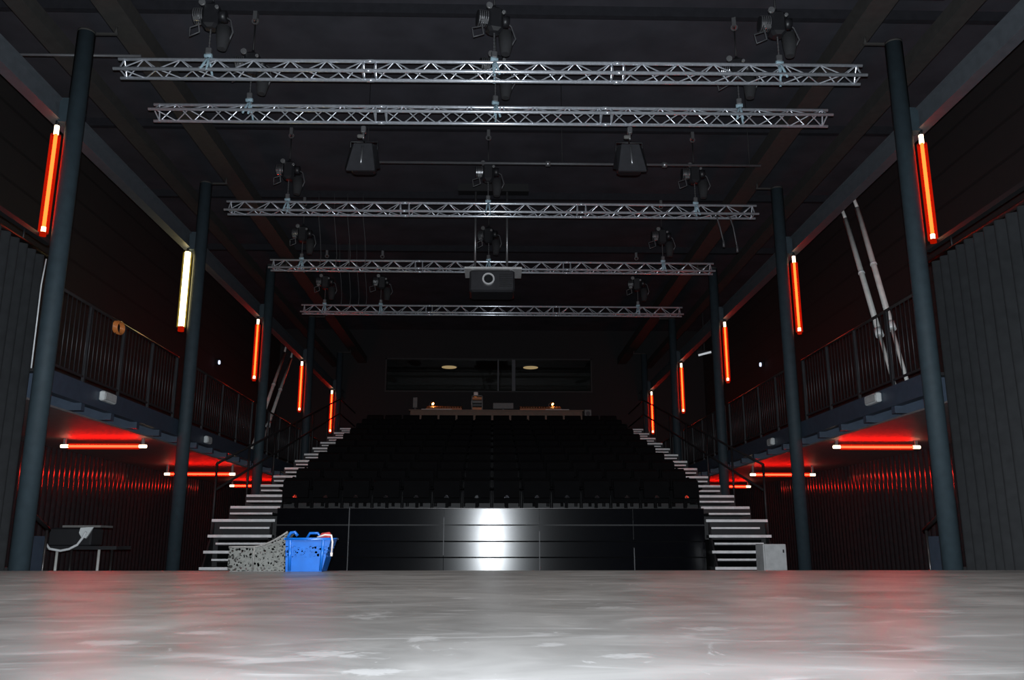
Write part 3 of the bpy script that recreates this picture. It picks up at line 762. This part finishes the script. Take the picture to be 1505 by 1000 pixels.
# baskets on the stage edge
t = thing('grey_basket', 'grey perforated plastic basket with a raised end on stage edge', 'basket', (-2.37,9.15,.55))
def outline(x0, x1, hf, n=14): return [(x0+(x1-x0)*i/n, hf(i/n)) for i in range(n+1)]
hf = lambda u: .24 + .15*max(0,(u-.42)/.58)**1.6
for y, nm in ((9.0,'front_side'),(9.3,'back_side')):
    top = outline(-2.64,-2.06,hf); poly = [(-2.62,.556)]+[(a,.55+h) for a, h in top]+[(-2.08,.556)]
    MB().prism(poly, y, y+.008, 1).build(nm, M['grey_holes'], t)
    m = MB().tube([(a,y+.004,.55+h) for a, h in top], .011, 6); m.cyl((-2.385,y-.004,.56),(-2.385,y-.004,.79),.008,6)
    m.build('rim', M['grille'], t)
MB().box((-2.64,9.008,.556),(-2.632,9.3,.79)).build('end_side', M['grey_holes'], t)
MB().box((-2.08,9.008,.556),(-2.072,9.3,.93)).build('end_side', M['grey_holes'], t)
MB().box((-2.62,9.008,.551),(-2.08,9.3,.562)).build('bottom', M['grille'], t)

t = thing('blue_basket', 'bright blue tapered plastic basket with holes on stage edge', 'basket', (-1.87,9.12,.55))
def frustum(m, z0, z1, bx0, bx1, tx0, tx1, y0, y1, dy, wall):
    o = [(bx0,y0+dy,z0),(bx1,y0+dy,z0),(bx1,y1-dy,z0),(bx0,y1-dy,z0),(tx0,y0,z1),(tx1,y0,z1),(tx1,y1,z1),(tx0,y1,z1)]
    w = wall
    i = [(bx0+w,y0+dy+w,z0+w),(bx1-w,y0+dy+w,z0+w),(bx1-w,y1-dy-w,z0+w),(bx0+w,y1-dy-w,z0+w),(tx0+w,y0+w,z1),(tx1-w,y0+w,z1),(tx1-w,y1-w,z1),(tx0+w,y1-w,z1)]
    fs = [(3,2,1,0)]+[(a,b,b+4,a+4) for a, b in ((0,1),(1,2),(2,3),(3,0))]
    fs += [(8,9,10,11)]+[(b+8,a+8,a+12,b+12) for a, b in ((0,1),(1,2),(2,3),(3,0))]
    fs += [(a+4,b+4,b+12,a+12) for a, b in ((0,1),(1,2),(2,3),(3,0))]
    m.add(o+i, fs); return m
frustum(MB(),.551,.87,-2.06,-1.7,-2.07,-1.615,8.97,9.32,.03,.008).build('tub', M['blue_holes'], t)
m = MB().tube([(-2.075,8.965,.87),(-1.61,8.965,.87),(-1.61,9.325,.87),(-2.075,9.325,.87),(-2.075,8.965,.87)],.012,8)
m.build('rim', M['blue'], t)
MB().tube([(-2.05,8.965,.88),(-2.02,8.965,.93),(-1.98,8.965,.935),(-1.95,8.965,.9)],.016,8).build('handle', M['blue'], t)
MB().tube([(-1.93,9.32,.88),(-1.9,9.32,.93),(-1.82,9.32,.93),(-1.78,9.32,.88)],.014,8).build('handle', M['blue'], t)
for x in (-2.02,-1.71):
    MB().tube([(x,8.992,.56),(x+(.02 if x > -1.9 else -.0),8.962,.86)],.016,6).build('rib', M['blue'], t)
m = MB().tube([(-1.78,9.12,.84),(-1.72,9.1,.9),(-1.66,9.08,.905),(-1.64,9.06,.88)],[.02,.035,.035,.02],8)
tag(m.build('red_cloth', M['red'], None, (-1.7,9.1,.87)), 'bit of red cloth sticking out of the blue basket', 'cloth')
m = MB().tube([(-1.76,9.0,.885),(-1.68,8.98,.91),(-1.61,8.95,.905),(-1.595,8.945,.84),(-1.6,8.945,.73)],.009,6).tube([(-1.6,8.945,.735),(-1.6,8.945,.70)],.013,8)
tag(m.build('pale_strap', M['strap'], None, (-1.61,8.95,.88)), 'thin pale strap hanging over the right rim of the blue basket', 'strap')

# ------------------------------------------------------------------ lights
def spot(name, loc, target, power, cone, blend, col=(1,1,1), r=.05):
    l = bpy.data.lights.new(name, 'SPOT'); l.energy = power; l.spot_size = R(cone); l.spot_blend = blend; l.color = col; l.shadow_soft_size = r
    o = bpy.data.objects.new(name, l); COL.objects.link(o); o.location = loc
    from mathutils import Vector
    o.rotation_euler = (Vector(target)-Vector(loc)).to_track_quat('-Z','Y').to_euler(); return o
spot('camera_flash', (0,-.03,.9), (.2,10,3.6), 4600, 84, .35, (.87,.94,1.0), .03)
for x in (-2.2, 2.2):
    spot('stage_work_light', (x,4.5,7.3), (x*.9,4.6,.5), 1500, 118, .6, (1,.98,.96), .25)

wd = bpy.data.worlds.new('World'); S.world = wd; wd.use_nodes = True
wd.node_tree.nodes['Background'].inputs[0].default_value = (.004,.004,.005,1)

# ------------------------------------------------------------------ camera
cam = bpy.data.cameras.new('Camera'); co = bpy.data.objects.new('Camera', cam); COL.objects.link(co)
co.location = (0,0,.82); co.rotation_euler = (R(90+13.28), 0, R(-1.316))
cam.sensor_width = 36; cam.lens = 1271/1505*36; cam.clip_start = .05; cam.clip_end = 200
S.camera = co
S.view_settings.view_transform = 'Standard'; S.view_settings.look = 'None'; S.view_settings.gamma = 1
S.view_settings.use_curve_mapping = False; S.view_settings.exposure = 0
